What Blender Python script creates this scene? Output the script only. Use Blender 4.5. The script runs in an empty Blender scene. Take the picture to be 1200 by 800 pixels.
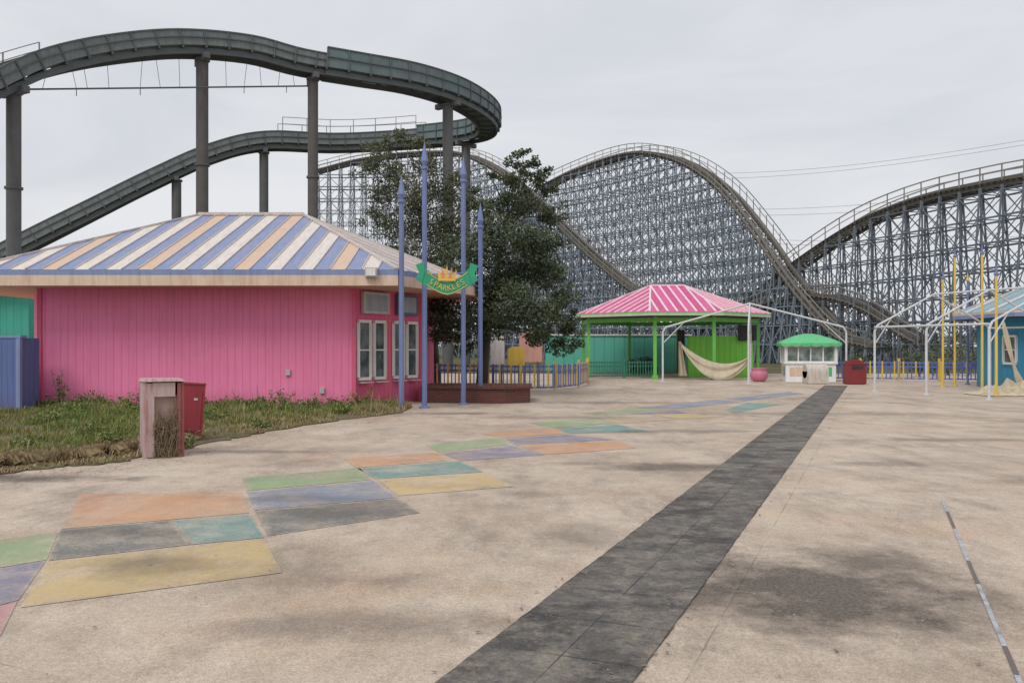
import bpy, math, random
from mathutils import Vector, Matrix
random.seed(7)
R=random.random
def U(a,b): return a+(b-a)*R()
scene=bpy.context.scene
F=1000.0; HY=405.0; EYE=1.6
def P(px,py,d): return Vector(((px-600)/F*d, d, EYE-(py-HY)/F*d))
def G(px,py):
    d=EYE*F/(py-HY); return Vector(((px-600)/F*d,d,0))
def V(*a): return Vector(a)

# ---------------- node helpers
def newmat(name):
    m=bpy.data.materials.new(name); m.use_nodes=True
    return m,m.node_tree,m.node_tree.nodes['Principled BSDF']
def mix(nt,f,a,b,bt='MIX'):
    n=nt.nodes.new('ShaderNodeMix'); n.data_type='RGBA'; n.blend_type=bt
    for i,v in ((0,f),(6,a),(7,b)):
        if isinstance(v,bpy.types.NodeSocket): nt.links.new(v,n.inputs[i])
        elif i==0: n.inputs[0].default_value=v
        else: n.inputs[i].default_value=(*v[:3],1)
    return n.outputs[2]
def coord(nt,kind='Object'):
    for n in nt.nodes:
        if n.type=='TEX_COORD': return n.outputs[kind]
    return nt.nodes.new('ShaderNodeTexCoord').outputs[kind]
def noise(nt,scale,det=5,rough=.6,vec=None,dist=0):
    n=nt.nodes.new('ShaderNodeTexNoise'); n.inputs['Scale'].default_value=scale
    n.inputs['Detail'].default_value=det; n.inputs['Roughness'].default_value=rough
    n.inputs['Distortion'].default_value=dist
    if vec is None: vec=coord(nt)
    nt.links.new(vec,n.inputs['Vector']); return n.outputs['Fac']
def ramp(nt,fac,a,b,c0=(0,0,0),c1=(1,1,1)):
    n=nt.nodes.new('ShaderNodeValToRGB'); e=n.color_ramp.elements
    e[0].position=a; e[1].position=b; e[0].color=(*c0,1); e[1].color=(*c1,1)
    nt.links.new(fac,n.inputs[0]); return n.outputs[0]
def mth(nt,op,a,b=None,c=None):
    n=nt.nodes.new('ShaderNodeMath'); n.operation=op
    for i,v in ((0,a),(1,b),(2,c)):
        if v is None: continue
        if isinstance(v,bpy.types.NodeSocket): nt.links.new(v,n.inputs[i])
        else: n.inputs[i].default_value=v
    return n.outputs[0]
def scaled(nt,s,loc=(0,0,0),rot=(0,0,0),kind='Object'):
    n=nt.nodes.new('ShaderNodeMapping'); n.inputs['Scale'].default_value=s
    n.inputs['Location'].default_value=loc; n.inputs['Rotation'].default_value=rot
    nt.links.new(coord(nt,kind),n.inputs['Vector']); return n.outputs[0]
def bump(nt,b,h,s=.3,d=.02):
    n=nt.nodes.new('ShaderNodeBump'); n.inputs['Strength'].default_value=s; n.inputs['Distance'].default_value=d
    nt.links.new(h,n.inputs['Height']); nt.links.new(n.outputs[0],b.inputs['Normal'])
def paint(name,col,dirt=(.12,.1,.08),amt=.35,rough=.6,scale=2.0,streak=True,metal=0,var=.2):
    m,nt,b=newmat(name)
    n1=noise(nt,scale,6,.65)
    c=mix(nt,n1,[x*(1-var) for x in col],[min(1,x*(1+var)) for x in col])
    v=scaled(nt,(3,3,.35)) if streak else coord(nt)
    n2=noise(nt,scale*1.3,7,.7,v)
    f=mth(nt,'MULTIPLY',ramp(nt,n2,.45,.75),amt)
    c=mix(nt,f,c,dirt)
    nt.links.new(c,b.inputs['Base Color']); b.inputs['Roughness'].default_value=rough
    b.inputs['Metallic'].default_value=metal
    bump(nt,b,noise(nt,scale*12,4),.15,.01)
    return m

# ---------------- mesh builder
ORG={}
class MB:
    def __init__(s): s.v=[];s.f=[];s.m=[]
    def quad(s,*p,mi=0):
        i=len(s.v); s.v+= [tuple(q) for q in p]; s.f.append(tuple(range(i,i+len(p)))); s.m.append(mi)
    def box(s,c,size,rz=0,mi=0,rot=None):
        c=Vector(c); M=rot if rot is not None else Matrix.Rotation(rz,3,'Z')
        x,y,z=[k/2 for k in size]; i=len(s.v)
        for a in (-1,1):
            for b in (-1,1):
                for d in (-1,1): s.v.append(tuple(c+M@Vector((a*x,b*y,d*z))))
        for f in ((0,1,3,2),(4,6,7,5),(0,4,5,1),(2,3,7,6),(0,2,6,4),(1,5,7,3)):
            s.f.append(tuple(i+k for k in f)); s.m.append(mi)
    def beam(s,a,b,w,h=None,mi=0):
        a=Vector(a);b=Vector(b); h=h or w; t=(b-a)
        if t.length<1e-5: return
        t.normalize()
        u=Vector((0,0,1)) if abs(t.z)<.95 else Vector((0,1,0))
        x=t.cross(u).normalized(); z=x.cross(t)
        i=len(s.v)
        for q in (a,b):
            for sx,sz in ((-1,-1),(1,-1),(1,1),(-1,1)): s.v.append(tuple(q+x*w/2*sx+z*h/2*sz))
        for k in range(4):
            s.f.append((i+k,i+(k+1)%4,i+4+(k+1)%4,i+4+k)); s.m.append(mi)
        s.f.append((i+3,i+2,i+1,i)); s.m.append(mi); s.f.append((i+4,i+5,i+6,i+7)); s.m.append(mi)
    def cyl(s,a,b,r0,r1=None,n=12,mi=0,cap=True):
        a=Vector(a);b=Vector(b); r1=r0 if r1 is None else r1
        t=(b-a).normalized(); u=Vector((0,0,1)) if abs(t.z)<.95 else Vector((0,1,0))
        x=t.cross(u).normalized(); y=t.cross(x); i=len(s.v)
        for q,r in ((a,r0),(b,r1)):
            for k in range(n):
                an=2*math.pi*k/n; s.v.append(tuple(q+x*r*math.cos(an)+y*r*math.sin(an)))
        for k in range(n):
            s.f.append((i+k,i+(k+1)%n,i+n+(k+1)%n,i+n+k)); s.m.append(mi)
        if cap:
            s.f.append(tuple(i+k for k in reversed(range(n)))); s.m.append(mi)
            s.f.append(tuple(i+n+k for k in range(n))); s.m.append(mi)
    def tube(s,pts,r,n=8,mi=0):
        for a,b in zip(pts[:-1],pts[1:]): s.cyl(a,b,r,r,n,mi)
    def lathe(s,c,prof,n=16,mi=0):
        c=Vector(c); i=len(s.v)
        for r,z in prof:
            for k in range(n):
                an=2*math.pi*(k+.5)/n; s.v.append((c.x+r*math.cos(an),c.y+r*math.sin(an),c.z+z))
        for j in range(len(prof)-1):
            for k in range(n):
                s.f.append((i+j*n+k,i+j*n+(k+1)%n,i+(j+1)*n+(k+1)%n,i+(j+1)*n+k)); s.m.append(mi)
    def prism(s,poly,z0,z1,mi=0):
        n=len(poly); i=len(s.v)
        for z in (z0,z1):
            for p in poly: s.v.append((p[0],p[1],z))
        for k in range(n):
            s.f.append((i+k,i+(k+1)%n,i+n+(k+1)%n,i+n+k)); s.m.append(mi)
        s.f.append(tuple(i+k for k in reversed(range(n)))); s.m.append(mi)
        s.f.append(tuple(i+n+k for k in range(n))); s.m.append(mi)
    def build(s,name,parent=None,mats=(),smooth=False,label=None,uvs=None):
        me=bpy.data.meshes.new(name)
        o=Vector(ORG[parent.name]) if parent is not None else Vector((0,0,0))
        me.from_pydata([(a-o.x,b-o.y,c-o.z) for a,b,c in s.v],[],s.f)
        for mt in (mats if isinstance(mats,(list,tuple)) else [mats]): me.materials.append(mt)
        me.polygons.foreach_set('material_index',s.m)
        if smooth: me.polygons.foreach_set('use_smooth',[True]*len(s.f))
        if uvs is not None:
            l=me.uv_layers.new(name='UVMap'); l.data.foreach_set('uv',[c for uv in uvs for c in uv])
        me.update()
        ob=bpy.data.objects.new(name,me); scene.collection.objects.link(ob)
        if parent is not None:
            ob.parent=parent; ORG[ob.name]=tuple(o)
        if label: ob['label']=label
        return ob
def thing2(name,label,cat,loc,group=None):
    e=bpy.data.objects.new(name,None); e.empty_display_size=.3
    e.location=loc; scene.collection.objects.link(e)
    e['label']=label; e['category']=cat
    if group: e['group']=group
    ORG[e.name]=tuple(loc); return e

# ---------------- camera
cam=bpy.data.cameras.new('camera'); co=bpy.data.objects.new('camera',cam); scene.collection.objects.link(co)
cam.sensor_width=36; cam.lens=30; cam.clip_end=3000; cam.clip_start=.05
cam.shift_y=5/1200
co.location=(0,0,EYE); co.rotation_euler=(math.radians(90),0,0); scene.camera=co
scene.view_settings.view_transform='Standard'; scene.view_settings.look='None'; scene.view_settings.exposure=0

# ---------------- world
w=bpy.data.worlds.new('World'); scene.world=w; w.use_nodes=True
nt=w.node_tree; bg=nt.nodes['Background']; bg.inputs['Strength'].default_value=.1
sky=nt.nodes.new('ShaderNodeTexSky'); sky.sky_type='NISHITA'; sky.sun_disc=False
sky.sun_elevation=math.radians(50); sky.sun_rotation=math.radians(212); sky.air_density=1; sky.dust_density=5
gv=nt.nodes.new('ShaderNodeTexCoord').outputs['Generated']
mp=nt.nodes.new('ShaderNodeMapping'); mp.inputs['Scale'].default_value=(1,1,3.6); nt.links.new(gv,mp.inputs['Vector'])
n1=noise(nt,1.9,6,.55,mp.outputs[0],.5)
cl=ramp(nt,n1,.33,.68,(6.6,6.9,7.4),(8.4,8.5,8.8))
nt.links.new(mix(nt,.93,sky.outputs[0],cl),bg.inputs['Color'])
sd=bpy.data.lights.new('sun','SUN'); sd.energy=1.5; sd.angle=math.radians(28); sd.color=(1,.96,.9)
so=bpy.data.objects.new('sun',sd); scene.collection.objects.link(so)
el=math.radians(50); az=math.radians(212)
dirn=Vector((math.sin(az)*math.cos(el),math.cos(az)*math.cos(el),math.sin(el)))
so.rotation_euler=dirn.to_track_quat('Z','Y').to_euler(); so.location=(0,0,30)

# ---------------- concrete
ANG=math.atan2(11.94,27.95)
STAINS=[(1.98,5.6,1.4,1.25,1.0),(1.15,5.5,.7,.7,.8),(2.6,6.3,.8,.5,.8),(-.9,4.9,1.0,.4,.55),(5.1,11.6,1.0,.35,.45),(2.0,11.3,1.3,.5,.85),(1.1,11.6,.8,.3,.5),(6.6,10.0,1.6,.35,.5),
 (-1.7,8.2,.9,.5,.4),(3.3,16,2.0,.5,.55),(7.5,14.5,1.8,.4,.5),(-5.9,10.3,1.7,.4,.85),(-3.9,12.9,1.5,.3,.55),(7,20,4,.8,.45),(9.5,26,4,.8,.35),(2.5,24,3,.8,.45),
 (-2.6,6.2,.8,.35,.45),(-.9,5.8,.6,.3,.45),(12,18,3,.6,.45),(1,19,3,.6,.4),(-1.5,20.2,1.6,.5,.7),(.6,7.2,.5,.8,.4),(.2,9.2,.6,.3,.4),(-2.2,8.9,1.0,.35,.4),(-3.4,7.3,.8,.3,.5)]
def concrete_color(nt):
    n1=noise(nt,.35,6,.6); n2=noise(nt,2.2,7,.7)
    c=mix(nt,ramp(nt,n1,.35,.65),(.42,.335,.26),(.57,.475,.385))
    c=mix(nt,mth(nt,'MULTIPLY',ramp(nt,n2,.4,.75),.55),c,(.29,.235,.18))
    n3=noise(nt,.9,9,.78,scaled(nt,(1,.45,1),rot=(0,0,ANG)))
    c=mix(nt,mth(nt,'MULTIPLY',ramp(nt,n3,.47,.66),.68),c,(.195,.15,.115))
    c=mix(nt,mth(nt,'MULTIPLY',ramp(nt,noise(nt,.6,6,.7,scaled(nt,(1,1,1),(7,3,0))),.5,.66),.5),c,(.62,.51,.41))
    c=mix(nt,mth(nt,'MULTIPLY',ramp(nt,noise(nt,.45,7,.75,scaled(nt,(1,1,1),(17,9,0))),.52,.66),.4),c,(.5,.33,.22))
    v=nt.nodes.new('ShaderNodeTexVoronoi'); v.inputs['Scale'].default_value=120; nt.links.new(coord(nt),v.inputs['Vector'])
    sp=nt.nodes.new('ShaderNodeSeparateColor'); nt.links.new(v.outputs['Color'],sp.inputs[0])
    c=mix(nt,.3,c,ramp(nt,sp.outputs[0],.0,1,(.18,.18,.18),(.9,.9,.9)),'OVERLAY')
    v2=noise(nt,22,6,.85)
    c=mix(nt,.32,c,ramp(nt,v2,.3,.7,(.25,.25,.25),(.78,.78,.78)),'OVERLAY')
    return c,v.outputs['Distance']
def stains(nt,c):
    wn=noise(nt,1.7,10,.74); wf=mth(nt,'MULTIPLY_ADD',wn,2.2,-1.1)
    tot=None
    for (x,y,rx,ry,a) in STAINS:
        v=scaled(nt,(1/rx,1/ry,0),(-x/rx,-y/ry,0))
        l=nt.nodes.new('ShaderNodeVectorMath'); l.operation='LENGTH'; nt.links.new(v,l.inputs[0])
        d=mth(nt,'ADD',l.outputs['Value'],wf)
        m_=mth(nt,'MULTIPLY',ramp(nt,d,.3,1.3,(1,1,1),(0,0,0)),a)
        tot=m_ if tot is None else mth(nt,'MAXIMUM',tot,m_)
    g=noise(nt,40,7,.85)
    fm=mth(nt,'MULTIPLY',tot,ramp(nt,g,.36,.62,(.62,.62,.62),(1,1,1)))
    return mix(nt,fm,c,(.05,.041,.036))
def joints(nt,c,scale=3.05,ox=0.38,oy=.6,wd=.004,col=(.13,.1,.08),st=.6,sy=None):
    v=scaled(nt,(1/scale,1/(sy or scale),1),(ox,oy,0),(0,0,0))
    r=nt.nodes.new('ShaderNodeVectorRotate'); r.rotation_type='Z_AXIS'; r.inputs['Angle'].default_value=ANG
    nt.links.new(coord(nt),r.inputs['Vector']); nt.links.new(r.outputs[0],v.node.inputs['Vector'])
    s=nt.nodes.new('ShaderNodeSeparateXYZ'); nt.links.new(v,s.inputs[0])
    f=None
    for i in (0,1):
        fr=mth(nt,'FRACT',s.outputs[i]); d=mth(nt,'ABSOLUTE',mth(nt,'SUBTRACT',fr,.5))
        l=mth(nt,'GREATER_THAN',d,.5-wd); f=l if f is None else mth(nt,'MAXIMUM',f,l)
    br=ramp(nt,noise(nt,.9,5,.7,scaled(nt,(1,1,1),(5,5,0))),.4,.6)
    return mix(nt,mth(nt,'MULTIPLY',mth(nt,'MULTIPLY',f,st),br),c,col),f
mC,nt,b=newmat('concrete'); c,h=concrete_color(nt); c,_=joints(nt,c,4.2,.2,.3,.0013,st=.55); c=stains(nt,c)
nt.links.new(c,b.inputs['Base Color']); b.inputs['Roughness'].default_value=.9; bump(nt,b,h,.15,.004)
def faded(name,col,amt):
    m,nt,b=newmat(name); c,h=concrete_color(nt)
    f1=noise(nt,1.5,9,.8,scaled(nt,(1,1,1),(col[0]*9,col[1]*7,0)))
    f=mth(nt,'MULTIPLY',ramp(nt,f1,.34,.56,(.25,.25,.25),(1,1,1)),amt)
    f=mth(nt,'MULTIPLY',f,ramp(nt,noise(nt,26,6,.85),.3,.56,(.5,.5,.5),(1,1,1)))
    s=nt.nodes.new('ShaderNodeSeparateXYZ'); nt.links.new(coord(nt,'UV'),s.inputs[0])
    eu=mth(nt,'MINIMUM',s.outputs[0],mth(nt,'SUBTRACT',1,s.outputs[0])); ev=mth(nt,'MINIMUM',s.outputs[1],mth(nt,'SUBTRACT',1,s.outputs[1]))
    ed=mth(nt,'MINIMUM',eu,ev)
    ed=mth(nt,'ADD',ed,mth(nt,'MULTIPLY_ADD',noise(nt,4,9,.82),.3,-.12))
    f=mth(nt,'MULTIPLY',f,ramp(nt,ed,.0,.07))
    c=mix(nt,f,c,col)
    c=mix(nt,mth(nt,'MULTIPLY',ramp(nt,noise(nt,1.0,9,.82,scaled(nt,(1,1,1),(3,11,0))),.49,.7),.5),c,(.15,.125,.105))
    c=stains(nt,c)
    nt.links.new(c,b.inputs['Base Color']); b.inputs['Roughness'].default_value=.85; bump(nt,b,h,.15,.004); return m
FC={'org':faded('paint_orange',(.56,.28,.14),.85),'teal':faded('paint_teal',(.11,.27,.26),.95),'yel':faded('paint_yellow',(.56,.41,.17),.82),
 'grn':faded('paint_green',(.22,.35,.17),.9),'pur':faded('paint_purple',(.18,.18,.28),.9),'pnk':faded('paint_pink',(.5,.22,.27),.8),
 'gry':faded('paint_grey',(.12,.135,.135),.92),'blu':faded('paint_blue',(.17,.23,.34),.9),'pch':faded('paint_peach',(.5,.36,.23),.7)}
mG,nt,b=newmat('grass_ground'); n1=noise(nt,.15,7,.7)
c=mix(nt,ramp(nt,n1,.35,.65),(.05,.065,.025),(.13,.11,.05)); nt.links.new(c,b.inputs['Base Color']); b.inputs['Roughness'].default_value=1
g=MB(); g.quad((-900,-300,-.02),(900,-300,-.02),(900,1600,-.02),(-900,1600,-.02)); o=g.build('ground',None,mG); o['kind']='structure'
g=MB(); g.quad((-60,-12,0),(60,-12,0),(60,49,0),(-60,49,0)); o=g.build('pavement',None,mC); o['kind']='structure'
keys=list(FC); g=MB(); uvs=[]
Q=[('org',(93,579),(284,577),(292,601),(72,620)),('gry',(71,621),(200,610),(224,638),(57,657)),('teal',(201,610),(293,602),(309,630),(225,638)),
('yel',(56,658),(309,631),(331,671),(24,712)),('grn',(-60,640),(68,624),(55,656),(-90,680)),('pur',(-90,681),(54,657),(22,703),(-130,745)),('pnk',(-130,746),(21,704),(0,746),(-180,800)),
('grn',(283,560),(421,548),(436,562),(289,575)),('blu',(289,576),(437,563),(466,583),(298,598)),('gry',(299,599),(467,584),(492,601),(314,628)),
('org',(402,537),(514,530),(523,540),(417,548)),('teal',(419,549),(540,540),(566,553),(440,561)),('yel',(443,562),(568,554),(603,570),(466,581)),
('grn',(499,521),(588,513),(598,521),(514,530)),('pur',(516,531),(600,522),(640,533),(541,540)),
('org',(564,508),(650,502),(662,508),(589,513)),('pur',(592,514),(664,509),(722,515),(602,521.5)),('org',(604,522),(723,516),(746,525),(641,532.5)),
('grn',(620,495),(700,490),(722,496),(651,501.5)),('teal',(654,502),(724,497),(764,506),(665,508)),('pch',(702,489.5),(720,487),(792,491.5),(724,496.5)),
('pur',(722,486.3),(790,480.5),(806,484),(762,485.2)),('yel',(764,486),(806,484.6),(850,488),(794,491)),('blu',(745,478),(840,468),(870,471),(790,479)),('grn',(680,484),(744,478.5),(786,480.2),(720,486)),('blu',(850,467),(925,459),(945,461),(872,470)),('teal',(850,480),(875,471.5),(915,474),(860,484))]
for k,*p in Q:
    a,b_,c_,d_=[Vector((*G(*q).xy,.004)) for q in p]
    for i in range(6):
        for j in range(4):
            cs=[(i/6,j/4),(i/6,(j+1)/4),((i+1)/6,(j+1)/4),((i+1)/6,j/4)]
            g.quad(*[a.lerp(b_,u).lerp(d_.lerp(c_,u),v) for u,v in cs],mi=keys.index(k)); uvs+=cs
o=g.build('painted_pavement',None,list(FC.values()),uvs=uvs); o['kind']='structure'
if o.data.polygons[0].normal.z<0: o.data.flip_normals()
mS,nt,b=newmat('dark_paver')
n1=noise(nt,.9,9,.75); c=mix(nt,ramp(nt,n1,.36,.66),(.055,.05,.047),(.17,.153,.135))
c=mix(nt,mth(nt,'MULTIPLY',ramp(nt,noise(nt,3.2,9,.82),.45,.64),.9),c,(.28,.24,.195))
c=mix(nt,mth(nt,'MULTIPLY',ramp(nt,noise(nt,1.5,9,.82,scaled(nt,(1,1,1),(9,2,0))),.47,.62),.88),c,(.03,.027,.026))
c=mix(nt,.6,c,ramp(nt,noise(nt,60,4,.85),.3,.7,(.15,.15,.15),(.85,.85,.85)),'OVERLAY')
A=V(-.36,4.05,.008)
ra=A.x*math.cos(ANG)-A.y*math.sin(ANG)
c,f=joints(nt,c,.43,-ra/.43,.1,.012,(.018,.016,.015),st=.95,sy=.6)
nt.links.new(c,b.inputs['Base Color']); b.inputs['Roughness'].default_value=.8
bump(nt,b,noise(nt,30,4),.5,.008)
t=V(math.sin(ANG),math.cos(ANG),0); s=V(math.cos(ANG),-math.sin(ANG),0)
g=MB(); wd=.86; N=520; L_=41
lf=[A-t*8+t*(L_*i/N)+s*U(-.004,.004) for i in range(N+1)]; rt=[A-t*8+t*(L_*i/N)+s*(wd+U(-.004,.004)) for i in range(N+1)]
for i in range(N): g.quad(lf[i],rt[i],rt[i+1],lf[i+1])
o=g.build('paved_strip',None,mS); o['kind']='structure'
g=MB(); p0=V(4.44,8.8,.006)
u=0;k=0
while u<7:
    L1=U(.25,.9); a=p0-t*u; g.quad(a-s*.013,a-t*L1-s*.013,a-t*L1+s*.013,a+s*.013,mi=1 if k%3==1 else 0); u+=L1+.006; k+=1
mSt=paint('joint_steel',(.42,.44,.48),(.1,.08,.06),.8,.6,7,False); mSt2=paint('joint_dark',(.14,.11,.1))
o=g.build('drain_channel',None,[mSt,mSt2]); o['kind']='structure'

# ---------------- siding
def siding(name,col,pitch=.2,streakcol=(.3,.05,.1),wear=.4,gd=.5):
    m,nt,b=newmat(name)
    c=mix(nt,noise(nt,1.2,6,.6),[x*.86 for x in col],[min(1,x*1.1) for x in col])
    st=noise(nt,3,6,.7,scaled(nt,(5,5,.3)))
    c=mix(nt,mth(nt,'MULTIPLY',ramp(nt,st,.42,.75),wear),c,streakcol)
    s=nt.nodes.new('ShaderNodeSeparateXYZ'); nt.links.new(coord(nt),s.inputs[0])
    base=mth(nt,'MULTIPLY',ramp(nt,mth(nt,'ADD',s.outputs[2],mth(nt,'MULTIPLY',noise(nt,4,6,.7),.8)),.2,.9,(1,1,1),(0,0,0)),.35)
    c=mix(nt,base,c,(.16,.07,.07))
    x=mth(nt,'ADD',s.outputs[0],mth(nt,'MULTIPLY',s.outputs[1],.62))
    fr=mth(nt,'FRACT',mth(nt,'DIVIDE',x,pitch)); gr=mth(nt,'LESS_THAN',fr,.08)
    c=mix(nt,mth(nt,'MULTIPLY',gr,gd),c,[k*.4 for k in col])
    nt.links.new(c,b.inputs['Base Color']); b.inputs['Roughness'].default_value=.7
    bump(nt,b,mth(nt,'SUBTRACT',1,gr),.5,.012); return m
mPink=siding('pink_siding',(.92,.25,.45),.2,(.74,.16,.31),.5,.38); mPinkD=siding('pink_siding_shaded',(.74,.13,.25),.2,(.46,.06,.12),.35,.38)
def stripe_roof(name,cols,w,wear=(.3,.24,.2),amt=.5):
    m,nt,b=newmat(name)
    s=nt.nodes.new('ShaderNodeSeparateXYZ'); nt.links.new(coord(nt,'UV'),s.inputs[0])
    x=mth(nt,'FRACT',mth(nt,'DIVIDE',s.outputs[0],w*len(cols)))
    r=nt.nodes.new('ShaderNodeValToRGB'); r.color_ramp.interpolation='CONSTANT'
    e=r.color_ramp.elements
    for i,cc in enumerate(cols):
        if i==0: el_=e[0]; el_.position=0
        elif i==1: el_=e[1]; el_.position=1/len(cols)
        else: el_=e.new(i/len(cols))
        el_.color=(*cc,1)
    nt.links.new(x,r.inputs[0]); c=r.outputs[0]
    n=noise(nt,3,7,.75,scaled(nt,(3,.6,1),kind='UV'))
    c=mix(nt,mth(nt,'MULTIPLY',ramp(nt,n,.45,.7),amt),c,wear)
    nt.links.new(c,b.inputs['Base Color']); b.inputs['Roughness'].default_value=.55
    bump(nt,b,noise(nt,2,5),.2,.03); return m
def octo(cx,cy,hw,hd,cx_,cy_):
    return [V(cx-hw+cx_,cy-hd,0),V(cx+hw-cx_,cy-hd,0),V(cx+hw,cy-hd+cy_,0),V(cx+hw,cy+hd-cy_,0),V(cx+hw-cx_,cy+hd,0),V(cx-hw+cx_,cy+hd,0),V(cx-hw,cy+hd-cy_,0),V(cx-hw,cy-hd+cy_,0)]
def oct_roof(parent,ring,ze,rl,rr,mroof,mseam,mfas,msof,pitch,fh=.25,mfas2=None,rw=.022,rh=.035):
    g=MB(); uvs=[]
    rib=MB()
    for i in range(8):
        a=ring[i].copy();b_=ring[(i+1)%8].copy(); a.z=b_.z=ze
        top={0:[rr,rl],4:[rl,rr]}.get(i,[rr] if i in (1,2,3) else [rl])
        e=(b_-a).normalized(); n=(top[0]-a).cross(e); up=e.cross(n).normalized()
        if up.z<0: up=-up
        pts=[a,b_]+top; g.quad(*pts)
        off=50+i*.31
        uvs+=[((p-a).dot(e)+off,(p-a).dot(up)) for p in pts]
        u2=[((p-a).dot(e),(p-a).dot(up)) for p in pts]
        L=(b_-a).length
        k=math.ceil(off/pitch)
        while k*pitch-off<L-.02:
            u=k*pitch-off; k+=1
            if u<.02: continue
            vs=[]
            for j in range(len(u2)):
                (x0,y0),(x1,y1)=u2[j],u2[(j+1)%len(u2)]
                if (x0-u)*(x1-u)<=0 and abs(x1-x0)>1e-6: vs.append(y0+(y1-y0)*(u-x0)/(x1-x0))
            if len(vs)>=2 and max(vs)-min(vs)>.15:
                nn=up.cross(e).normalized(); nn=nn if nn.z>0 else -nn
                rib.beam(a+e*u+up*min(vs)+nn*.015,a+e*u+up*(max(vs)-.02)+nn*.015,rw,rh)
        rib.beam(a+V(0,0,.02),(rl if i in (0,5,6,7) else rr)+V(0,0,.03),.1,.05)
    rib.beam(rl+V(0,0,.03),rr+V(0,0,.03),.2,.09)
    roof=g.build('roof',parent,mroof,uvs=uvs)
    rib.build('roof_seam',roof,mseam)
    f=MB()
    for i in range(8):
        a=ring[i].copy();b_=ring[(i+1)%8].copy(); a.z=b_.z=0
        z1=ze-.004; z0=ze-fh; zm=ze-fh*.35
        f.quad(a+V(0,0,z0),b_+V(0,0,z0),b_+V(0,0,zm),a+V(0,0,zm),mi=0)
        f.quad(a+V(0,0,zm),b_+V(0,0,zm),b_+V(0,0,z1),a+V(0,0,z1),mi=1)
    f.build('fascia',roof,[mfas,mfas2 or mfas])
    g=MB(); g.quad(*[V(p.x,p.y,ze-fh+.005) for p in reversed(ring)]); g.build('soffit',roof,msof)
    return roof
mWhite=paint('white_paint',(.74,.73,.7),(.25,.2,.16),.35); mGlass,nt,b=newmat('window_glass')
c=mix(nt,ramp(nt,noise(nt,2.5,4),.4,.6),(.05,.06,.06),(.16,.18,.18)); nt.links.new(c,b.inputs['Base Color']); b.inputs['Roughness'].default_value=.12
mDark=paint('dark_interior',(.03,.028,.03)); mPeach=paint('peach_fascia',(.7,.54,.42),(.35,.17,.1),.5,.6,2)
mBlueTrim=paint('blue_trim',(.22,.28,.48),(.1,.1,.12),.4); mOrange=paint('orange_soffit',(.66,.42,.27),(.25,.12,.06),.4)
mSeam=paint('seam_metal',(.58,.53,.5),(.42,.2,.1),.5)
CR=(.72,.65,.6); BL=(.2,.26,.45); OR_=(.66,.47,.34)
mRoofA=stripe_roof('striped_metal_roof',[CR,BL,CR,BL,OR_,BL],.4,(.44,.36,.33),.6)
def window(parent,a,b_,z0,z1,out,cols=1,rows=2,mf=None):
    e=(b_-a).normalized(); mf=mf or mWhite
    g=MB(); o=out*.012
    g.quad(a+o+V(0,0,z0),b_+o+V(0,0,z0),b_+o+V(0,0,z1),a+o+V(0,0,z1))
    wn=g.build('window',parent,mGlass)
    f=MB(); o=out*.04; t_=.08
    f.beam(a+o+V(0,0,z0),b_+o+V(0,0,z0),.07,t_); f.beam(a+o+V(0,0,z1),b_+o+V(0,0,z1),.07,t_)
    for p in (a,b_): f.beam(p+o+V(0,0,z0+t_/2),p+o+V(0,0,z1-t_/2),t_,.065)
    L=(b_-a).length
    for i in range(1,cols): q=a+e*L*i/cols; f.beam(q+o+V(0,0,z0),q+o+V(0,0,z1),.04,.05)
    for i in range(1,rows): z=z0+(z1-z0)*i/rows; f.beam(a+o*.9+V(0,0,z),b_+o*.9+V(0,0,z),.04,.04)
    f.build('frame',wn,mf); return wn

# ---------------- pink building
B=thing2('pink_building','pink sided building with blue and cream striped metal hip roof','building',(-8.3,27,0))
ring=[V(-12.44,22.5,0),V(-4.16,22.5,0),V(-2.68,24.86,0),V(-2.68,29.2,0),V(-4.16,31.5,0),V(-12.44,31.5,0),V(-13.92,29.2,0),V(-13.92,24.86,0)]
g=MB()
for i in range(8):
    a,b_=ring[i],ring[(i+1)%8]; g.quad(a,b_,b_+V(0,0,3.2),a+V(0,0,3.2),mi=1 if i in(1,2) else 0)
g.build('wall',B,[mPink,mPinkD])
er=[V(-13.75,21.3,0),V(-2.85,21.3,0),V(-1.15,25.4,0),V(-1.15,28.6,0),V(-2.85,32.7,0),V(-13.75,32.7,0),V(-15.4,28.6,0),V(-15.4,25.4,0)]
roof=oct_roof(B,er,3.5,V(-9.9,27,5.73),V(-6.6,27,5.73),mRoofA,mSeam,mPeach,mOrange,.4,.4,mBlueTrim)
for p in (ring[0],ring[1],ring[2]):
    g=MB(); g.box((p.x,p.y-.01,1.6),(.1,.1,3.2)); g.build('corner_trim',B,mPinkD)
a,b_=ring[1],ring[2]; e=(b_-a).normalized(); out=V(e.y,-e.x,0)
for u0,u1 in ((.12,.6),(.75,1.2),(1.55,2.0),(2.15,2.6)):
    window(B,a+e*u0,a+e*u1,.72,2.25,out,1,2)
mBoard=paint('board_grey',(.5,.5,.48),(.2,.18,.16),.4); mBoardB=paint('board_blue',(.1,.14,.22)); mBoardG=paint('board_blue_grey',(.34,.38,.43),(.15,.14,.14),.5)
for u0,u1,mm in ((.25,1.3,mBoard),(1.65,2.55,mBoardB)):
    g=MB(); g.beam(a+e*u0+out*.07+V(0,0,2.75),a+e*u1+out*.07+V(0,0,2.75),.1,.58)
    g.beam(a+e*(u0+.1)+out*.125+V(0,0,2.75),a+e*(u1-.1)+out*.125+V(0,0,2.75),.012,.43,mi=1)
    g.build('menu_board',B,[mm,mBoardG])
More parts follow.
